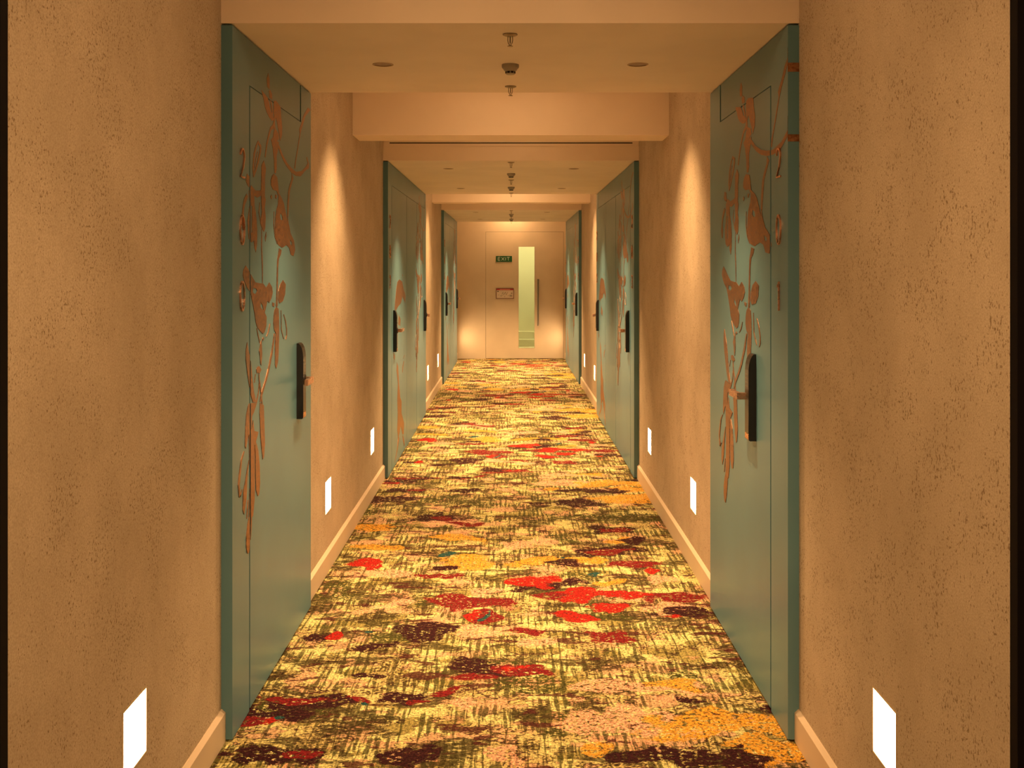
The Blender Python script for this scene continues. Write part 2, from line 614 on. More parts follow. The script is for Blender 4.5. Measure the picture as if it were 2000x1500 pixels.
struct(obj('floor', carpet_mesh(), M['carpet']), 'richly patterned red, orange, olive and cream corridor carpet', 'carpet')
struct(box('floor_lobby', -2.2, 2.2, -3.0, Y0 - 0.2, -0.1, 0.0, M['carpet']), 'plain run of the same carpet in the lobby', 'carpet')
STEPS = [2.557, 5.248, 6.91, 11.50, 13.08, 17.35]
SW, SZ0, SZ1 = 0.158, 0.275, 0.433
for side in ('left', 'right'):
    s = -1 if side == 'left' else 1
    X = XL if s < 0 else XR
    fn = (lambda u, v, w, X=X, s=s: (X + s * w, u, v))
    holes = [rect(y - SW / 2, y + SW / 2, SZ0, SZ1) for y in STEPS]
    o = prism('wall_' + side, [rect(Y0, YE, 0, ZH)] + holes, fn, 0, TH, M['wall'])
    struct(o, 'speckled tan plaster corridor wall on the %s' % ('EXIT sign side' if s < 0 else 'pull bar side'), 'wall')
    # dark lobby wall that the corridor opens from
    o = box('wall_lobby_' + side, X + s * 0.0 if s > 0 else -2.2, 2.2 if s > 0 else X, Y0 - 0.03, Y0 - 0.002, 0, ZH, M['dark'])
    struct(o, 'near-black lobby wall beside the mouth of the corridor, %s' % ('EXIT sign side' if s < 0 else 'pull bar side'), 'wall')
    o = box('wall_lobby_side_' + side, s * 2.2 if s > 0 else -2.3, 2.3 if s > 0 else s * 2.2, -3.0, Y0, 0, ZH, M['dark'])
    struct(o, 'near-black side wall of the lobby, %s side' % ('EXIT sign' if s < 0 else 'pull bar'), 'wall')
struct(box('wall_back', -2.2, 2.2, -3.1, -3.0, 0, ZH, M['wall']), 'tan plaster wall at the back of the lobby', 'wall')

# downlight positions: (x, y, ceiling height)
CX = (XL + XR) / 2
OFF = 0.472
LIGHTS_LOW = [[3.985], [8.09, 10.05], [14.22, 16.17]]
LIGHTS_HIGH = [5.36, 11.44]
LIGHTS_LOBBY_FILL = [0.55, -1.2]  # fill spots added behind the camera to light the near walls
CAN_R, CAN_H = 0.036, 0.004


def ceiling_slab(y0, y1, z0, z1, lights, x0=XL, x1=XR):
    bm = bmesh.new()
    loops = [rect(x0, x1, y0, y1)] + [circle(CX + sx * OFF, y, CAN_R) for y in lights for sx in (-1, 1)]
    add_prism(bm, loops, lambda u, v, w: (u, v, w), z0, z1)
    return obj('ceiling', mesh_of(bm, 'ceiling'), M['ceil'])


NAMES = ['the first door bay', 'the middle door bay', 'the last door bay']
SIDE = {-1: 'on the EXIT sign side', 1: 'on the pull bar side'}
for (a, b), L, nm in zip(BLOCKS, LIGHTS_LOW, NAMES):
    o = ceiling_slab(a, b, ZC, ZH, L)
    struct(o, 'dropped tan ceiling over ' + nm, 'ceiling')
edges = [(Y0, BLOCKS[0][0]), (BLOCKS[0][1], BLOCKS[1][0]), (BLOCKS[1][1], BLOCKS[2][0]), (BLOCKS[2][1], YE)]
rl = ['at the mouth of the corridor', 'between the first and middle door bays', 'between the middle and last door bays', 'just before the exit door']
for i, (a, b) in enumerate(edges):
    L = [y for y in LIGHTS_HIGH if a < y < b]
    o = ceiling_slab(a, b, ZH, ZH + 0.14, L)
    struct(o, 'raised tan ceiling ' + rl[i], 'ceiling')
o = ceiling_slab(-3.0, Y0, ZH, ZH + 0.14, LIGHTS_LOBBY_FILL, -2.2, 2.2)
struct(o, 'tan ceiling of the lobby in front of the corridor', 'ceiling')
for i, (a, b) in enumerate(BEAMS):
    o = box('trim_%d' % (i + 1), XL, XR, a, b, ZC - 0.002, ZH, M['ceil'])
    struct(o, 'tan ceiling beam crossing the corridor %s' % ('between the first and middle door bays' if i == 0 else 'between the middle and last door bays'), 'beam')

# baseboards with a chamfered top
for s, side in ((-1, 'left'), (1, 'right')):
    X, B = (XL, BL) if s < 0 else (XR, BR)
    nm = 'EXIT sign side' if s < 0 else 'pull bar side'
    for (a, b), w in zip(edges, ('short of the first', 'short of the middle', 'short of the last', 'past the last')):
        prof = [(X, 0), (B, 0), (B, 0.089), (X - s * 0.003, 0.1), (X, 0.1)]
        o = prism('baseboard_' + side, [prof], lambda u, v, w_: (u, w_, v), a, b, M['trim'])
        struct(o, 'painted tan baseboard along the %s wall, %s teal door bay' % (nm, w), 'baseboard')

# linear air slot on the bulkhead over doors 202 to 205
y = BLOCKS[1][0]
t = empty('linear_air_diffuser', (CX, y, 2.318))
prism('frame', [rect(XL + 0.004, XR - 0.004, 2.316, 2.44), rect(XL + 0.045, XR - 0.045, 2.334, 2.342)], lambda u, v, w: (u - CX, w, v - 2.318), -0.006, 0.0, M['ceil'], t)
box('slot', XL + 0.046 - CX, XR - 0.046 - CX, -0.002, 0.0, 0.0155, 0.0245, M['slot'], t)
tag(t, 'long narrow linear air slot on the bulkhead over the middle door bay', 'air vent')

# ------------------------------------------------------------------ teal panelling, doors, locks
ZT = 2.06                       # top of the door leaves
GAP = 0.012
GROOVE_S = GAP / 2
STEPGAP = 0.022                 # groove between header and the leaf's upstand


def side_fn(s):
    D = DL if s < 0 else DR
    return D, (lambda u, v, w: (D + s * w, u, v))      # w = depth behind the panel face


def panel(name, s, loops, parent, m='teal', w0=0.0, w1=None):
    D, fn = side_fn(s)
    X = XL if s < 0 else XR
    return prism(name, loops, fn, w0, abs(X - D) - (0.0005 if w0 > 0 else 0.006) if w1 is None else w1, M[m], parent)


def lock(s, y_near, lever_dir, parent):
    """slim black keycard lock; lever_dir: +1 lever points away from the camera."""
    D = DL if s < 0 else DR
    wdt = 0.060
    z0, z1 = 0.857, 1.160
    t = 0.026
    root_fn = lambda n, z, yy: (D - s * n, yy, z)       # n = out from the door
    prof = [(0, z0), (t - 0.004, z0), (t, z0 + 0.004), (t, z1 - 0.055), (t - 0.002, z1 - 0.035), (t - 0.006, z1 - 0.018), (t - 0.012, z1 - 0.006), (t - 0.018, z1), (0, z1)]
    body = prism('lock', [prof], root_fn, y_near, y_near + wdt, M['black'], parent)
    body['label'] = 'slim black keypad lock'
    e = 0.0006
    fprof = [(t - 0.003, z0 + 0.032), (t + e, z0 + 0.026), (t + e, z1 - 0.055), (t - 0.002 + e, z1 - 0.035), (t - 0.006 + e, z1 - 0.018), (t - 0.008, z1 - 0.03), (t - 0.003, z1 - 0.06)]
    prism('lock_face', [fprof], root_fn, y_near + 0.002, y_near + wdt - 0.002, M['lockface'], body)
    cprof = [(t - 0.003, z0 + 0.001), (t + e, z0 + 0.005), (t + e, z0 + 0.025), (t - 0.003, z0 + 0.031)]
    prism('copper_cap', [cprof], root_fn, y_near + 0.002, y_near + wdt - 0.002, M['copper'], body)
    bm = bmesh.new()
    for r in range(4):
        for c in range(3):
            zc, yc = z1 - 0.072 - r * 0.014, y_near + 0.016 + c * 0.014
            add_prism(bm, [circle(yc, zc, 0.0026, 8)], lambda u, v, w: (D - s * w, u, v), t + e, t + e + 0.0004)
    obj('keypad', mesh_of(bm, 'keypad'), M['keyink'], body)
    zl, yc = 1.012, y_near + wdt / 2
    lathe('rose', [(0.021, 0), (0.021, 0.004), (0.015, 0.007)], M['black'], body, (D - s * t, yc, zl), 20, 'x').scale = (1, 1, 1)
    bm = bmesh.new()
    o0, o1 = t + 0.004, t + 0.036
    ln = 0.128
    L2 = [(o0, yc - 0.011), (o1 - 0.004, yc - 0.011), (o1, yc - 0.007), (o1, yc + 0.011), (o0, yc + 0.011)]
    if lever_dir > 0:
        out = [(o0, yc - 0.011), (o1 - 0.005, yc - 0.011), (o1, yc - 0.005), (o1 + 0.002, yc + ln), (o1 - 0.012, yc + ln), (o1 - 0.013, yc + 0.011), (o0, yc + 0.011)]
    else:
        out = [(o0, yc + 0.011), (o1 - 0.005, yc + 0.011), (o1, yc + 0.005), (o1 + 0.002, yc - ln), (o1 - 0.012, yc - ln), (o1 - 0.013, yc - 0.011), (o0, yc - 0.011)]
    add_prism(bm, [out], lambda u, v, w: (D - s * u, v, w), zl - 0.0115, zl + 0.0115)
    bmesh.ops.bevel(bm, geom=[e_ for e_ in bm.edges if abs(e_.verts[0].co.z - e_.verts[1].co.z) < 1e-5 and len(e_.link_faces) == 2 and e_.calc_face_angle(0) > 0.8], offset=0.0022, segments=2, affect='EDGES')
    lv = obj('lever', mesh_of(bm, 'lever'), M['copper'], body)
    lv['label'] = 'polished copper lever handle'
    return body


# digits as raised copper strokes, drawn in a 0.058 x 0.096 cell centred on 0
def arc(cx, cy, rx, ry, a0, a1, n=12):
    return [(cx + rx * math.cos(math.radians(a0 + (a1 - a0) * i / n)), cy + ry * math.sin(math.radians(a0 + (a1 - a0) * i / n))) for i in range(n + 1)]


DIGITS = {
    '0': [arc(0, 0, 0.026, 0.046, 90, 450, 28)],
    '1': [[(-0.014, 0.03), (0.004, 0.046), (0.004, -0.046)]],
    '2': [arc(0, 0.022, 0.024, 0.024, 170, -20, 12) + [(0.010, -0.012), (-0.024, -0.044), (0.028, -0.044)]],
    '3': [arc(0, 0.023, 0.022, 0.022, 150, -90, 10) + arc(0, -0.022, 0.024, 0.024, 90, -150, 10)],
    '5': [[(0.022, 0.044), (-0.018, 0.044), (-0.020, 0.006)] + arc(0, -0.016, 0.024, 0.028, 120, -150, 12)],
    '6': [arc(0.004, -0.0, 0.028, 0.046, 70, 190, 10) + arc(0, -0.02, 0.024, 0.025, 180, 540, 18)],
    '7': [[(-0.024, 0.044), (0.024, 0.044), (-0.006, -0.046)]],
    '9': [arc(-0.004, 0.0, 0.028, 0.046, 250, 370, 10) + arc(0, 0.02, 0.024, 0.025, 0, 360, 18)],
}
_dm = {}


def digit_mesh(ch, s):
    if (ch, s) not in _dm:
        bm = bmesh.new()
        for path in DIGITS[ch]:
            poly = stroke(path, [0.006] * len(path))
            # strip of quads so closed digits keep their counters
            n = len(path)
            Lp, Rp = poly[:n], poly[n:][::-1]
            sx = 1 if s < 0 else -1            # reads from left to right on either wall
            v = [[bm.verts.new((-s * w, sx * a[0], a[1])) for a in P] for P in (Lp, Rp) for w in (0.0, 0.005)]
            lo_l, hi_l, lo_r, hi_r = v
            for i in range(n - 1):
                bm.faces.new([hi_l[i], hi_l[i + 1], hi_r[i + 1], hi_r[i]])
                bm.faces.new([lo_l[i], lo_l[i + 1], lo_r[i + 1], lo_r[i]])
                bm.faces.new([lo_l[i], lo_l[i + 1], hi_l[i + 1], hi_l[i]])
                bm.faces.new([lo_r[i], lo_r[i + 1], hi_r[i + 1], hi_r[i]])
            for i in (0, n - 1):
                bm.faces.new([lo_l[i], hi_l[i], hi_r[i], lo_r[i]])
        _dm[(ch, s)] = mesh_of(bm, 'digit_' + ch)
    return _dm[(ch, s)]


def room_number(s, y, text, label):
    D = DL if s < 0 else DR
    t = empty('room_number', (D, y, 1.33))
    for i, ch in enumerate(text):
        o = obj('digit', digit_mesh(ch, s), M['copper'], t)
        o.location = (0, 0, 1.795 - 0.212 * i - 1.33)
    tag(t, label, 'room number', 'copper room numbers')
    return t


# ---- copper foil drawing, traced as outlines on the door of room 200 (crop pixels -> door plane)
def to_uz(pts, ox, oy, k, base):
    r = []
    for x, y in pts:
        px, py = ox + x / k, oy + y / k
        sc = (VX - px) / -DL
        r.append((F / sc - base, CAMZ - (py - VY) / sc))
    return r


KA = 935 / 162
Y2, Y3, Y4 = 240 * KA, 480 * KA, 700 * KA          # tops of the lower crops, in the first crop's pixels


def sh(pts, dy):
    return [(x, y + dy) for x, y in pts]


ART_A = [
    ([(425, 15), (440, 80), (440, 200), (415, 170), (408, 80)],),
    ([(432, 215), (440, 290), (470, 315), (468, 255), (450, 205)],),
    ([(350, 205), (372, 235), (400, 270), (420, 300), (440, 370), (455, 450), (475, 470), (490, 540), (470, 555), (440, 520), (405, 450), (385, 380), (372, 300), (360, 260)],),
    ([(445, 320), (457, 320), (482, 470), (470, 480)],),
    ([(490, 330), (512, 325), (545, 370), (565, 400), (570, 500), (583, 620), (580, 720), (560, 780), (548, 700), (530, 600), (515, 520), (500, 560), (505, 640), (540, 700), (545, 760), (520, 790), (470, 800), (455, 770), (480, 740), (485, 690), (495, 650), (475, 600), (485, 560), (490, 500), (485, 420)],),
    ([(475, 600), (450, 625), (430, 690), (405, 800), (385, 960), (395, 970), (415, 830), (440, 720), (460, 660), (490, 640)],),
    ([(460, 780), (545, 790), (540, 850), (520, 950), (520, 1100), (510, 1150), (495, 1140), (490, 1000), (475, 850)],),
    ([(535, 800), (560, 860), (590, 940), (640, 1030), (690, 1090), (740, 1130), (800, 1120), (850, 1070), (870, 1030), (855, 970), (862, 960), (885, 1040), (885, 1085), (840, 1120), (790, 1180), (740, 1175), (690, 1140), (640, 1080), (600, 1010), (565, 930), (540, 860)],),
    ([(720, 1090), (730, 1000), (755, 860), (780, 700), (775, 650), (800, 580), (820, 500), (840, 460), (875, 405), (903, 430), (870, 470), (840, 510), (825, 570), (800, 650), (785, 720), (765, 850), (740, 1000), (730, 1095)],),
    ([(690, 1140), (710, 1200), (690, 1270), (668, 1350), (658, 1500), (650, 1640), (638, 1620), (640, 1500), (650, 1350), (665, 1280), (688, 1210)],),
    ([(310, 775), (345, 830), (345, 900), (320, 1020), (290, 1120), (265, 1190), (255, 1190), (248, 1080), (260, 920), (285, 830)],
     [(310, 810), (330, 850), (325, 910), (300, 1020), (275, 1110), (264, 1130), (264, 1060), (277, 930), (295, 850)]),
    (stroke([(305, 900), (285, 1000), (270, 1090)], 8),),
    ([(185, 1150), (213, 1180), (218, 1250), (218, 1310), (190, 1280), (172, 1230)],),
    ([(232, 1280), (280, 1340), (330, 1340), (385, 1300), (385, 1385), (340, 1400), (300, 1420), (270, 1400), (230, 1400), (205, 1350)],),
    (sh([(180, -10), (195, 20), (185, 60), (160, 120), (150, 200), (155, 300), (150, 400), (135, 390), (122, 300), (130, 200), (140, 110), (155, 40)], Y2),),
    (sh([(205, -20), (265, 10), (270, 120), (290, 250), (300, 400), (298, 560), (285, 650), (270, 600), (262, 520), (235, 540), (205, 500), (195, 400), (190, 290), (205, 200), (215, 100)], Y2),
     sh([(228, 120), (242, 130), (242, 300), (244, 430), (232, 430), (228, 300)], Y2)),
    (sh([(350, -330), (375, -385), (398, -300), (388, -180), (386, 15), (395, 60), (385, 150), (395, 250), (390, 380), (375, 420), (350, 370), (335, 320), (352, 200), (346, 50), (345, -100)], Y2),),
    (sh(stroke([(330, 90), (320, 200), (340, 320)], 8), Y2),),
    (sh([(400, 420), (405, 470), (392, 530), (388, 480)], Y2),),
    (sh(stroke([(352, 385), (350, 600), (358, 800), (360, 995)], 10), Y2),),
    (sh([(490, -235), (525, -195), (535, -115), (545, -15), (580, 45), (600, 100), (620, 200), (640, 300), (670, 420), (715, 520), (728, 620), (710, 695), (680, 680), (660, 600), (630, 570), (580, 600), (540, 570), (515, 500), (500, 400), (505, 250), (515, 180), (535, 110), (540, 20), (520, -40), (480, -55), (455, -105), (455, -165), (470, -215)], Y2),
     sh([(560, 205), (580, 235), (588, 285), (570, 290), (556, 250)], Y2), sh([(668, 510), (690, 540), (688, 575), (672, 560)], Y2)),
    (sh(stroke([(490, 190), (488, 350), (503, 480), (528, 560)], 9), Y2),),
    (sh([(460, 0), (470, 30), (458, 55), (450, 20)], Y2),),
    (sh([(505, 0), (525, 10), (515, 50), (505, 40)], Y2),),
    (sh(stroke([(640, 235), (652, 340), (672, 425)], 9), Y2),),
    (sh([(545, 605), (575, 625), (565, 680), (545, 720), (537, 800), (532, 1000), (529, 1180), (530, 1260), (510, 1260), (517, 1100), (521, 900), (525, 740), (538, 660)], Y2),),
    (sh([(590, 965), (620, 1010), (615, 1120), (590, 1200), (550, 1225), (535, 1180), (540, 1090), (560, 1010)], Y2),),
    (sh([(170, 800), (195, 840), (215, 880), (245, 930), (280, 990), (330, 1000), (365, 1000), (400, 1050), (435, 990), (465, 1040), (475, 1100), (460, 1170), (435, 1220), (415, 1195), (400, 1260), (385, 1330), (405, 1380), (402, 1480), (385, 1545), (365, 1570), (330, 1535), (300, 1495), (285, 1445), (270, 1340), (250, 1230), (230, 1140), (215, 1090), (185, 1050), (155, 980), (138, 910), (145, 850)], Y2),
     sh([(255, 1050), (290, 1060), (300, 1090), (275, 1125), (248, 1100)], Y2), sh([(340, 1210), (360, 1250), (370, 1300), (350, 1290), (335, 1260)], Y2)),
    (sh([(470, 1215), (495, 1225), (490, 1265), (470, 1250)], Y2),),
    (sh([(515, 1265), (540, 1290), (545, 1400), (547, 1500), (545, 1635), (540, 1785), (535, 1885), (515, 1960), (500, 1925), (500, 1785), (502, 1635), (510, 1565), (490, 1525), (482, 1450), (485, 1370), (495, 1300)], Y2),),
    (sh(stroke([(600, 1350), (620, 1430), (632, 1520), (632, 1590), (622, 1635)], 9), Y2),),
    (sh(stroke([(568, -80), (572, 130), (585, 190), (600, 245)], 7)[:], Y3),),
    (sh([(350, 250), (335, 300), (320, 380), (330, 440), (335, 520), (345, 540), (355, 420), (352, 330)], Y3),),
    (sh(stroke([(295, 120), (310, 200), (330, 290)], 9), Y3),),
    (sh(stroke([(445, 70), (430, 150), (405, 215)], 9), Y3),),
    (sh([(365, 222), (378, 240), (366, 262), (358, 240)], Y3),),
    (sh([(300, 560), (320, 548), (330, 565), (347, 590), (335, 610), (325, 635), (308, 620), (296, 630), (290, 585)], Y3),),
    (sh(stroke([(320, 640), (322, 700), (345, 860), (358, 1000)], 11), Y3),),
    (sh(stroke([(280, 640), (268, 735)], 7), Y3),),
    (sh([(185, 280), (200, 380), (218, 450), (235, 580), (245, 700), (260, 830), (285, 955), (250, 955), (225, 870), (205, 740), (185, 600), (172, 480), (172, 370)], Y3),),
    (sh(stroke([(495, 180), (470, 370), (430, 580), (400, 700), (370, 800), (345, 880), (332, 955)], 17), Y3),),
    (sh([(210, 970), (285, 960), (310, 850), (318, 740), (325, 760), (312, 880), (290, 980), (260, 1070), (240, 1110), (235, 1250), (200, 1330), (170, 1480), (160, 1450), (165, 1280), (175, 1100), (195, 1000)], Y3),),
    (sh([(330, 962), (372, 990), (375, 1100), (380, 1250), (385, 1420), (375, 1570), (362, 1600), (350, 1500), (335, 1330), (332, 1200), (325, 1080)], Y3),),
    (sh([(252, 1160), (265, 1280), (312, 1290), (300, 1340), (282, 1400), (290, 1430), (262, 1440), (240, 1400), (240, 1250)], Y3),),
    (sh([(275, 140), (292, 160), (310, 230), (325, 400), (330, 600), (320, 720), (305, 745), (285, 680), (280, 520), (280, 300), (270, 180)], Y4),),
    (sh([(205, 40), (240, -30), (262, 20), (265, 150), (270, 350), (270, 600), (268, 780), (250, 970), (238, 980), (235, 1080), (222, 1250), (205, 1380), (188, 1393), (175, 1330), (175, 1200), (190, 1060), (205, 980), (210, 800), (215, 500), (210, 300)], Y4),),
    (sh(stroke([(152, 240), (120, 340), (102, 500), (90, 620), (103, 755), (128, 670)], [5, 12, 18, 18, 22, 5]), Y4),),
    (sh([(205, 340), (195, 450), (185, 580), (175, 780), (150, 950), (135, 900), (140, 700), (165, 570), (185, 440)], Y4),),
    (sh(stroke([(195, 790), (188, 900), (181, 1000)], 8), Y4),),
]
ART_B1 = [   # upper drawing on the door of room 202
    ([(250, 410), (285, 440), (300, 520), (325, 610), (320, 700), (300, 650), (285, 620), (270, 700), (235, 740), (210, 790), (190, 770), (195, 700), (205, 600), (215, 500), (225, 440)],),
    ([(240, 840), (265, 900), (260, 980), (235, 960)],),
    ([(285, 345), (293, 360), (287, 378)],),
]
ART_B2 = [   # lower drawing
    ([(210, 105), (225, 150), (235, 350), (250, 520), (265, 560), (265, 700), (295, 820), (290, 950), (275, 950), (255, 850), (245, 920), (225, 1000), (215, 900), (220, 700), (215, 550), (222, 350), (205, 200)],),
    (stroke([(232, 985), (220, 1100), (185, 1280)], [14, 10, 4]),),
    (stroke([(280, 965), (290, 1030), (297, 1085)], 14),),
    ([(172, 0), (190, 30), (183, 80), (172, 60)],),
    (stroke([(292, 90), (280, 160), (275, 225)], 10),),
    (stroke([(300, 20), (285, 60)], 8),),
]
SHAPES_A = [[to_uz(lp, 450, 140, KA, 3.537) for lp in shp] for shp in ART_A]
SHAPES_B = [[to_uz(lp, 740, 480, 6.25, 7.72) for lp in shp] for shp in ART_B1] + [[to_uz(lp, 740, 690, 6.0, 7.72) for lp in shp] for shp in ART_B2]
_art = {}


def art_meshes(kind, s, grooves, lim):
    key = (kind, s, tuple(round(g, 3) for g in grooves), lim)
    if key not in _art:
        res = []
        for zi, loops in enumerate(SHAPES_A if kind == 'A' else SHAPES_B):
            bm = bmesh.new()
            lp2 = [[(min(max(u, lim[0]), lim[1]), z) for u, z in lp] for lp in loops]
            sy = 1 if s < 0 else -1
            add_prism(bm, lp2, lambda u, v, w: (-s * w, sy * u, v), -0.0002, 0.0006 + 0.00003 * zi)
            for g in grooves:
                for e in (-1, 1):
                    bmesh.ops.bisect_plane(bm, geom=bm.verts[:] + bm.edges[:] + bm.faces[:], plane_co=(0, sy * (g + e * GROOVE_S * 1.05), 0), plane_no=(0, 1, 0))
                bad = [f for f in bm.faces if abs(f.calc_center_median().y - sy * g) < GROOVE_S]
                bmesh.ops.delete(bm, geom=bad, context='FACES')
            bmesh.ops.dissolve_degenerate(bm, dist=1e-5, edges=bm.edges[:])
            res.append(mesh_of(bm, 'foil_motif'))
        _art[key] = res
    return _art[key]


def art(kind, s, base, grooves, lim, parent):
    D = DL if s < 0 else DR
    for me in art_meshes(kind, s, grooves, lim):
        if not len(me.polygons):
            continue
        o = obj('copper_motif', me, M['foil'], parent)
        o.location = (D, base, 0)


def door(n, s, y0, y1, step, label):
    """leaf; step = y where the leaf runs up beside the header, or None"""
    d = empty('door_%d' % n, ((XL if s < 0 else XR), (y0 + y1) / 2, 0))
    g = GAP / 2
    if step:
        lp = [(y0 + g, 0.012), (y1 - 0.0005, 0.012), (y1 - 0.0005, ZC - 0.006), (step + STEPGAP / 2, ZC - 0.006), (step + STEPGAP / 2, ZT - 0.0015), (y0 + g, ZT - 0.0015)]
    else:
        lp = rect(y0 + g, y1 - g, 0.012, ZT - 0.0015)
    o = panel('leaf', s, [lp], d)
    struct(d, label, 'door')
    return d


def reparent_local(d):
    for c in d.children:
        c.location = Vector(c.location) - Vector(d.location)


def y_b(bi, a):
    return (3.537 if bi == 0 else a + 0.232) - GAP / 2 + 0.0002


n_door = 0
n_trim = 2
ROOM = [['200', None, '201', None], ['202', '204', '203', '205'], ['206', '208', '207', '209']]
for bi, (a, b) in enumerate(BLOCKS):
    for s in (-1, 1):
        ev = s < 0
        X = XL if s < 0 else XR
        n_trim += 1
        tr = empty('trim_%d' % n_trim, (X, (a + b) / 2, 0))
        g = GAP / 2
        panel('backing', s, [rect(y_b(bi, a), b - 0.002, 0.006, ZC - 0.006)], tr, w0=abs(X - (DL if ev else DR)) - 0.005)
        if bi == 0:
            y1, hs = 3.537, 4.388
            panel('jamb_panel', s, [rect(a, y1 - g, 0.006, ZC - 0.006)], tr, w1=abs(X - (DL if ev else DR)) - 0.0002)
            panel('header_panel', s, [rect(y1 - g + 0.0001, hs - STEPGAP / 2, ZT + 0.0015, ZC - 0.006)], tr)
            n_door += 1
            nm = ROOM[0][0 if ev else 2]
            d1 = door(n_door, s, y1, b, hs, 'teal door beside the number %s with copper foil drawing and black lock' % nm)
            if ev:
                lock(s, 4.308, -1, d1)
                art('A', s, y1, [0.0], (-0.2, 1.074), d1)
                room_number(s, 3.432, nm, 'raised copper room number 200 stacked vertically on teal panelling, EXIT sign side')
            else:
                lock(s, 3.748, 1, d1)
                art('A', s, 4.262, [4.262 - y1], (-0.34, 0.9445), d1)
                room_number(s, 3.425, nm, 'raised copper room number 201 on teal panelling, beside the copper bands')
                D = DR
                for z0, z1 in ((2.066, 2.094), (1.851, 1.873)):
                    box('copper_band', D - 0.0009, XR, a - 0.0009, a + 0.001, z0, z1, M['foil'], tr)
            doors = [d1]
            struct(tr, 'teal panelling framing the door numbered %s' % nm, 'door frame')
        else:
            y1, y2, y3, hs = a + 0.232, a + 1.325, a + 2.262, b - 0.195
            panel('jamb_panel', s, [rect(a, y1 - g, 0.006, ZC - 0.006)], tr, w1=abs(X - (DL if ev else DR)) - 0.0002)
            panel('header_panel', s, [rect(y1 - g + 0.0001, hs - STEPGAP / 2, ZT + 0.0015, ZC - 0.006)], tr)
            panel('middle_panel', s, [rect(y2 + g, y3 - g, 0.006, ZT - 0.0015)], tr)
            r1, r2 = (ROOM[bi][0], ROOM[bi][1]) if ev else (ROOM[bi][2], ROOM[bi][3])
            n_door += 1
            d1 = door(n_door, s, y1, y2, None, 'teal door with copper drawing in %s, nearer the lobby, %s' % (NAMES[bi], SIDE[s]))
            n_door += 1
            d2 = door(n_door, s, y3, b, hs, 'teal door with copper drawing in %s, nearer the exit, %s' % (NAMES[bi], SIDE[s]))
            if ev:
                lock(s, a + 0.33, 1, d1)
                lock(s, b - 0.28, -1, d2)
                art('B', s, y1, [], (-0.2, 1.08), d1)
                art('A', s, y3, [0.0], (-0.2, 1.04), d2)
                room_number(s, a + 0.115, r1, 'small copper digits at the lobby edge of %s, EXIT sign side' % NAMES[bi])
            else:
                lock(s, a + 0.30, 1, d1)
                lock(s, b - 0.28, -1, d2)
                bR = a + 1.10
                art('A', s, bR, [bR - y1], (-0.22, bR - a - 0.003), d1)
                art('B', s, a + 3.20, [], (-0.1, 0.93), d2)
                room_number(s, a + 0.112, r1, 'small copper digits at the lobby edge of %s, pull bar side' % NAMES[bi])
                room_number(s, b - 0.07, r2, 'small copper digits at the exit edge of %s, pull bar side' % NAMES[bi])
            doors = [d1, d2]
            struct(tr, 'teal panelling framing two doors in %s, %s' % (NAMES[bi], SIDE[s]), 'door frame')
        for e in doors + [tr]:
            reparent_local(e)

# ------------------------------------------------------------------ end wall, exit door, stairwell behind
ex0, ex1, ez = -0.423, 0.845, 2.075
wx0, wx1, wz0, wz1 = 0.113, 0.373, 0.1725, 1.832
fe = lambda u, v, w: (u, YE + w, v)
o = prism('wall_end', [[(XL, 0), (ex0 - 0.004, 0), (ex0 - 0.004, ez + 0.004), (ex1 + 0.004, ez + 0.004), (ex1 + 0.004, 0), (XR, 0), (XR, ZH), (XL, ZH)]], fe, 0, 0.12, M['endwall'])
struct(o, 'plain tan end wall around the exit door', 'wall')
o = box('baseboard_end', XL + 0.016, ex0 - 0.006, YE - 0.006, YE, 0, 0.1, M['endwall'])
struct(o, 'flat tan baseboard beside the exit door', 'baseboard')
dn = n_door + 1
xd = empty('door_%d' % dn, ((ex0 + ex1) / 2, YE, 0))
prism('leaf', [rect(ex0, ex1, 0.006, ez), rect(wx0, wx1, wz0, wz1)], fe, 0.0, 0.05, M['endwall'], xd)
prism('glazing_bead', [rect(wx0 - 0.006, wx1 + 0.006, wz0 - 0.006, wz1 + 0.006), rect(wx0, wx1, wz0, wz1)], fe, -0.003, 0.0, M['endwall'], xd)
prism('pane', [rect(wx0, wx1, wz0, wz1)], fe, 0.020, 0.026, M['glass'], xd)
prism('door_stop', [rect(ex0 - 0.004, ex1 + 0.004, 0.003, ez + 0.004), rect(ex0 + 0.03, ex1 - 0.03, 0.02, ez - 0.03)], fe, 0.0505, 0.07, M['slot'], xd)  # added dark backing, keeps stairwell light out of the door seams
bm = bmesh.new()
add_tube(bm, [(0.430, YE - 0.045, 0.541), (0.430, YE - 0.045, 1.304)], 0.014, 12)
pb = obj('pull_bar', mesh_of(bm, 'pull_bar', True, 0.6), M['steel'], xd)
for z in (0.62, 1.22):
    bm = bmesh.new()
    add_tube(bm, [(0.430, YE - 0.045, z), (0.430, YE, z)], 0.008, 10)
    obj('standoff', mesh_of(bm, 'standoff', True, 0.6), M['steel'], pb)
reparent_local(xd)
struct(xd, 'tan exit door with a tall narrow glass pane and steel pull bar', 'door')

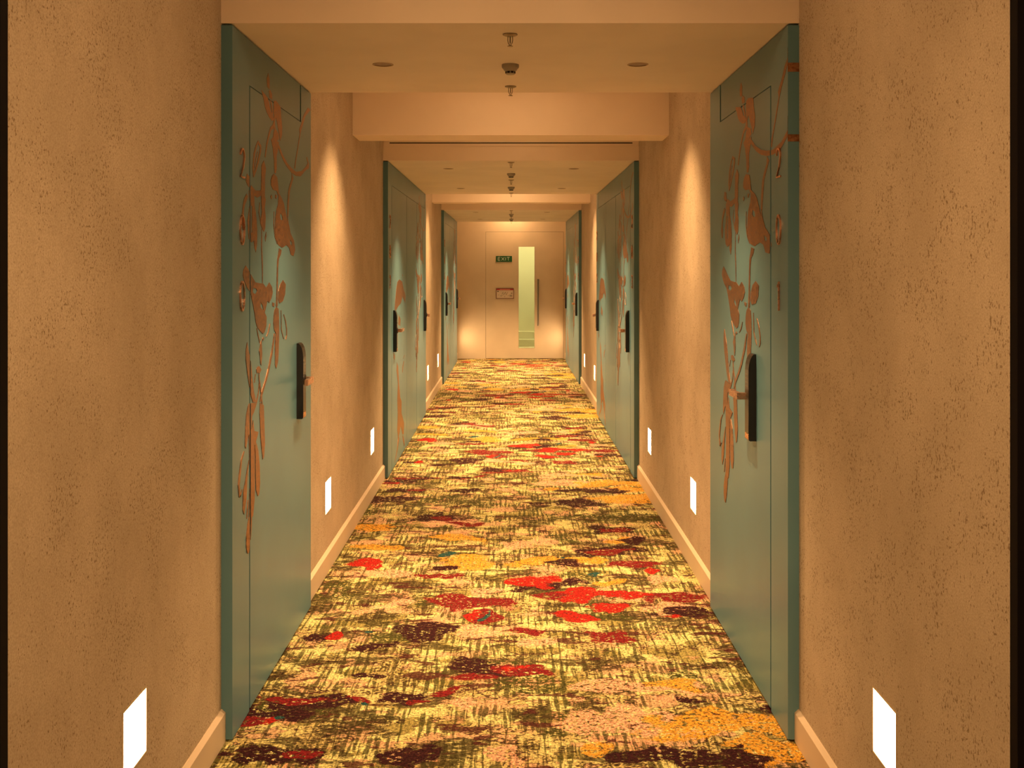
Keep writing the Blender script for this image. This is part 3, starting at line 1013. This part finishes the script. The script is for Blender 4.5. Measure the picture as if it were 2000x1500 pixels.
SY = YE + 0.12
sl = 1.35
o = box('wall_stairwell', -1.0, 1.5, SY + sl, SY + sl + 0.1, 0, ZH, M['stair'])
struct(o, 'pale lit stairwell wall seen through the exit door pane', 'wall')
for x0, x1, nm in ((-1.1, -1.0, 'wall_stairwell_left'), (1.5, 1.6, 'wall_stairwell_right')):
    struct(box(nm, x0, x1, SY, SY + sl, 0, ZH, M['stair']), 'pale stairwell side wall beyond the exit door, %s' % ('hinge-free side' if x0 < 0 else 'pull bar side'), 'wall')
struct(box('ceiling', -1.0, 1.5, SY, SY + sl, ZH, ZH + 0.1, M['stair']), 'pale stairwell ceiling beyond the exit door', 'ceiling')
struct(box('floor_stairwell', -1.0, 1.5, SY, SY + sl, 0.001, 0.012, M['stair']), 'pale stairwell floor beyond the exit door', 'floor')
st = empty('stair_flight', (0.25, SY + sl, 0.012))
for i in range(3):
    box('step', -0.7, 0.7, -0.28 * (3 - i), -0.28 * (2 - i) - 0.001, 0, 0.12 * (i + 1), M['stair'], st)
tag(st, 'pale steps in the stairwell behind the exit door pane', 'stairs')
ll = empty('stairwell_lamp', (0.25, SY + 0.45, ZH))
box('housing', -0.3, 0.3, -0.06, 0.06, -0.03, 0.0, M['offwhite'], ll)
box('diffuser', -0.28, 0.28, -0.05, 0.05, -0.045, -0.03, emit('stairwell_lamp_glow', (1.0, 0.84, 0.42), 98.0), ll)
tag(ll, 'ceiling strip lamp in the stairwell behind the exit door', 'lamp')

# exit sign
t = empty('exit_sign', (-0.1265, YE, 1.585))
box('plate', -0.1305, 0.1305, -0.012, 0, 0, 0.096, M['green'], t, 0.001)
ch, y_ = 0.052, 0.022
LET = {
    'E': [[(0, 0), (0, 1)], [(0, 0), (0.72, 0)], [(0, 0.5), (0.62, 0.5)], [(0, 1), (0.72, 1)]],
    'X': [[(0, 0), (0.9, 1)], [(0, 1), (0.9, 0)]],
    'I': [[(0.12, 0), (0.12, 1)]],
    'T': [[(0, 1), (0.85, 1)], [(0.425, 0), (0.425, 1)]],
}
x_ = -0.098
for c, adv in (('E', 0.056), ('X', 0.062), ('I', 0.028), ('T', 0.05)):
    bm = bmesh.new()
    for j, (p0, p1) in enumerate(LET[c]):
        pts = [(x_ + p0[0] * ch, y_ + p0[1] * ch), (x_ + p1[0] * ch, y_ + p1[1] * ch)]
        add_prism(bm, [stroke(pts, [0.011, 0.011])], lambda u, v, w: (u, -0.012 - w, v), -0.0005, 0.0012 + 0.0002 * j)
    obj('letter', mesh_of(bm, 'letter_' + c), M['exitink'], t)
    x_ += adv
tag(t, 'green EXIT sign with grey letters on the end door', 'exit sign')

# evacuation plan
t = empty('evacuation_plan', (-0.112, YE, 0.981))
w2, hh = 0.145, 0.172
prism('frame', [rect(-w2, w2, 0, hh), rect(-w2 + 0.008, w2 - 0.008, 0.008, hh - 0.008)], lambda u, v, w: (u, w, v), -0.010, 0, M['planframe'], t)
sheet = box('sheet', -w2 + 0.007, w2 - 0.007, -0.005, -0.001, 0.007, hh - 0.007, M['paper'], t)
box('red_heading', -w2 + 0.008, w2 - 0.008, -0.007, -0.005, hh - 0.030, hh - 0.008, M['planred'], sheet)
box('heading_bar', -w2 + 0.06, w2 - 0.06, -0.0076, -0.007, hh - 0.024, hh - 0.014, paint('plan_heading_pink', (0.62, 0.25, 0.2), 0.5, 0.3, 0.03), sheet)
bm = bmesh.new()
rnd = random.Random(3)
for (x0, z0, x1, z1) in [(-0.125, 0.112, -0.102, 0.128), (0.098, 0.085, 0.122, 0.096), (0.075, 0.035, 0.12, 0.041), (0.075, 0.048, 0.12, 0.054), (0.075, 0.061, 0.12, 0.066)]:
    add_box(bm, x0, x1, -0.0062, -0.005, z0, z1)
for i in range(9):
    x = -0.05 + i * 0.0105
    z = 0.085 + 0.016 * math.sin(i * 1.7)
    add_prism(bm, [stroke([(x, z - 0.014), (x + 0.012, z + 0.014)], [0.004, 0.004])], lambda u, v, w: (u, w, v), -0.0062, -0.005)
for i in range(6):
    x, z = rnd.uniform(-0.11, 0.05), rnd.uniform(0.03, 0.065)
    add_box(bm, x, x + 0.012, -0.0062, -0.005, z, z + 0.007)
obj('plan_drawing', mesh_of(bm, 'plan_drawing'), M['ink'], sheet)['kind'] = 'stuff'
tag(t, 'small framed evacuation plan with red heading on the end door', 'sign')

# ------------------------------------------------------------------ step lights low in the walls
def step_light(s, y, label):
    X = XL if s < 0 else XR
    t = empty('step_light', (X, y, SZ0))
    h, hw = SZ1 - SZ0, SW / 2
    fn = lambda u, v, w: (s * w, u, v)
    prism('frame', [rect(-hw - 0.003, hw + 0.003, -0.003, h + 0.003), rect(-hw + 0.002, hw - 0.002, 0.002, h - 0.002)], fn, -0.0015, 0.004, M['steptrim'], t)
    prism('housing', [rect(-hw + 0.0005, hw - 0.0005, 0.0005, h - 0.0005), rect(-hw + 0.002, hw - 0.002, 0.002, h - 0.002)], fn, 0.004, 0.045, M['steptrim'], t)
    # glowing scoop: flush under the upper edge, curving back towards the sill
    bm = bmesh.new()
    N = 8
    rows = []
    for i in range(N + 1):
        f = i / N
        v = 0.002 + (h - 0.004) * (1 - f)
        dep = 0.004 + 0.012 * f ** 1.6
        rows.append([bm.verts.new(fn(u, v, dep)) for u in (-hw + 0.002, hw - 0.002)] + [bm.verts.new(fn(u, v, dep + 0.003)) for u in (hw - 0.002, -hw + 0.002)])
    for r0, r1 in zip(rows, rows[1:]):
        for k in range(4):
            j = (k + 1) % 4
            bm.faces.new([r0[k], r0[j], r1[j], r1[k]])
    bm.faces.new(rows[0])
    bm.faces.new(rows[-1])
    obj('diffuser', mesh_of(bm, 'diffuser'), M['step'], t)
    tag(t, label, 'step light', 'glowing step lights low in the corridor walls')


where = ['between the lobby and the first door bay', 'just past the first door bay', 'just short of the middle door bay',
         'just past the middle door bay', 'just short of the last door bay', 'between the last door bay and the exit']
for y, wh in zip(STEPS, where):
    for s in (-1, 1):
        step_light(s, y, 'glowing step light %s, %s' % (wh, SIDE[s]))


# ------------------------------------------------------------------ ceiling fittings
def downlight(sx, y, z, power, angle, blend, label, group, tilt=0.0):
    x = CX + sx * OFF
    t = empty('downlight', (x, y, z))
    r = CAN_R
    lathe('baffle', [(r - 0.0005, 0.0), (r - 0.0005, CAN_H), (r - 0.003, CAN_H), (r - 0.003, 0.0)], M['bronze'], t, n=24, ring=True)
    lathe('trim_ring', [(r - 0.003, 0.0005), (r - 0.003, -0.0015), (r + 0.003, -0.0015), (r + 0.003, 0.0)], M['bronze'], t, n=24, ring=True)
    lathe('lens', [(r - 0.003, CAN_H - 0.003), (r - 0.003, CAN_H)], M['lens'], t, n=24)
    ld = bpy.data.lights.new('downlight_lamp', 'SPOT')
    ld.energy = power
    ld.color = WARM
    ld.spot_size = math.radians(angle)
    ld.spot_blend = blend
    ld.shadow_soft_size = 0.022
    lo = bpy.data.objects.new('downlight_lamp', ld)
    COL.objects.link(lo)
    lo.parent = t
    lo.location = (0, 0, -0.003)
    lo.rotation_euler = (0, sx * tilt, 0)              # gimbal turned towards the middle of the corridor
    tag(t, label, 'downlight', group)


SD = {-1: 'even-numbered', 1: 'odd-numbered'}
for bi, L in enumerate(LIGHTS_LOW):
    for y in L:
        for sx in (-1, 1):
            lb = 'dark round downlight over %s%s, %s' % (NAMES[bi], '' if len(L) == 1 else (', lobby end' if y == L[0] else ', exit end'), SIDE[sx].replace('on the ', ''))
            downlight(sx, y, ZC, P_BLOCK[bi], 98, 1.0, lb, 'downlights in the low ceilings', math.radians(9))
for y in LIGHTS_HIGH:
    for sx in (-1, 1):
        downlight(sx, y, ZH, P_RAISED, 88, 1.0, 'round downlight in the raised ceiling past %s, %s' % (NAMES[0 if y < 8 else 1], SIDE[sx].replace('on the ', '')), 'downlights in the raised ceilings')
for y in LIGHTS_LOBBY_FILL:
    for sx in (-1, 1):
        downlight(sx, y, ZH, P_LOBBY_FILL, 160, 0.5, 'round downlight in the lobby ceiling, %s row, %s' % ('front' if y > 0 else 'rear', SIDE[sx].replace('on the ', '')), 'downlights in the lobby ceiling')


def linear_fill_lamp(y, hl, glow, label):  # added fill, hidden above the bulkheads, brightens walls and beam faces
    t = empty('linear_lamp', (CX, y, ZH))
    box('housing', -0.035, 0.035, -hl - 0.01, hl + 0.01, -0.03, 0.0, M['ceil'], t)
    box('diffuser', -0.028, 0.028, -hl, hl, -0.042, -0.03, emit('linear_lamp_glow', WARM, glow), t)
    tag(t, label, 'lamp', 'linear lamps on the raised ceilings')


for (y, (hl, glow)), nm in zip(LINEAR.items(), ('at the mouth of the corridor', 'short of the first ceiling beam', 'past the first ceiling beam', 'short of the second ceiling beam', 'past the second ceiling beam', 'in front of the exit door')):
    linear_fill_lamp(y, hl, glow, 'slim linear lamp along the raised ceiling ' + nm)


def sprinkler(y, label):
    t = empty('sprinkler_head', (CX, y, ZC))
    lathe('ceiling_plate', [(0.0, 0.0), (0.036, 0.0), (0.036, -0.004), (0.024, -0.009), (0.0, -0.009)], M['chrome'], t, n=28)
    bm = bmesh.new()
    for s in (-1, 1):
        add_tube(bm, [(s * 0.011, 0, -0.008), (s * 0.012, 0, -0.03), (s * 0.009, 0, -0.042), (s * 0.002, 0, -0.052)], 0.0022, 6)
    obj('yoke', mesh_of(bm, 'yoke', True, 0.7), M['chrome'], t)
    lathe('glass_bulb', [(0.001, -0.009), (0.003, -0.013), (0.003, -0.038), (0.001, -0.046)], M['chrome'], t, n=10)
    lathe('deflector', [(0.0, -0.050), (0.004, -0.051), (0.014, -0.056), (0.014, -0.058), (0.0, -0.058)], M['chrome'], t, n=20)
    t.scale = (0.66, 0.66, 0.68)
    tag(t, label, 'sprinkler', 'sprinkler heads along the ceiling')


def detector(y, label):
    t = empty('smoke_detector', (CX, y, ZC))
    lathe('base', [(0.0, 0.0), (0.050, 0.0), (0.050, -0.014), (0.046, -0.020), (0.0, -0.020)], M['offwhite'], t, n=28)
    lathe('cover', [(0.0, -0.020), (0.044, -0.020), (0.036, -0.032), (0.028, -0.036), (0.028, -0.048), (0.023, -0.052), (0.0, -0.052)], M['offwhite'], t, n=28)
    bm = bmesh.new()
    for i in range(8):
        a = 2 * PI * i / 8 + PI / 8
        c, sn = math.cos(a), math.sin(a)
        pts = [(0.0285, -0.007), (0.0285, 0.007)]
        vs = []
        for rr in (0.0265, 0.0288):
            for w in (-0.0075, 0.0075):
                for z in (-0.047, -0.037):
                    vs.append(bm.verts.new((rr * c - w * sn, rr * sn + w * c, z)))
        for f in [(0, 1, 3, 2), (4, 6, 7, 5), (0, 4, 5, 1), (2, 3, 7, 6), (0, 2, 6, 4), (1, 5, 7, 3)]:
            bm.faces.new([vs[j] for j in f])
    obj('vent_slots', mesh_of(bm, 'vent_slots'), M['slot'], t)
    t.scale = (0.64, 0.64, 0.70)
    tag(t, label, 'smoke detector', 'smoke detectors along the ceiling')


ORD = ['first', 'second', 'third']
for bi, (a, b) in enumerate(BLOCKS):
    sp, de = ([3.475, 4.46], [3.99]) if bi == 0 else ([a + 0.12, a + 1.60, a + 3.15], [a + 1.0, a + 2.39])
    for i, y in enumerate(sp):
        sprinkler(y, 'metal sprinkler head over %s, %s from its exit end' % (NAMES[bi], ORD[len(sp) - 1 - i]))
    for i, y in enumerate(de):
        detector(y, 'pale smoke detector over %s, %s from its exit end' % (NAMES[bi], ORD[len(de) - 1 - i]))
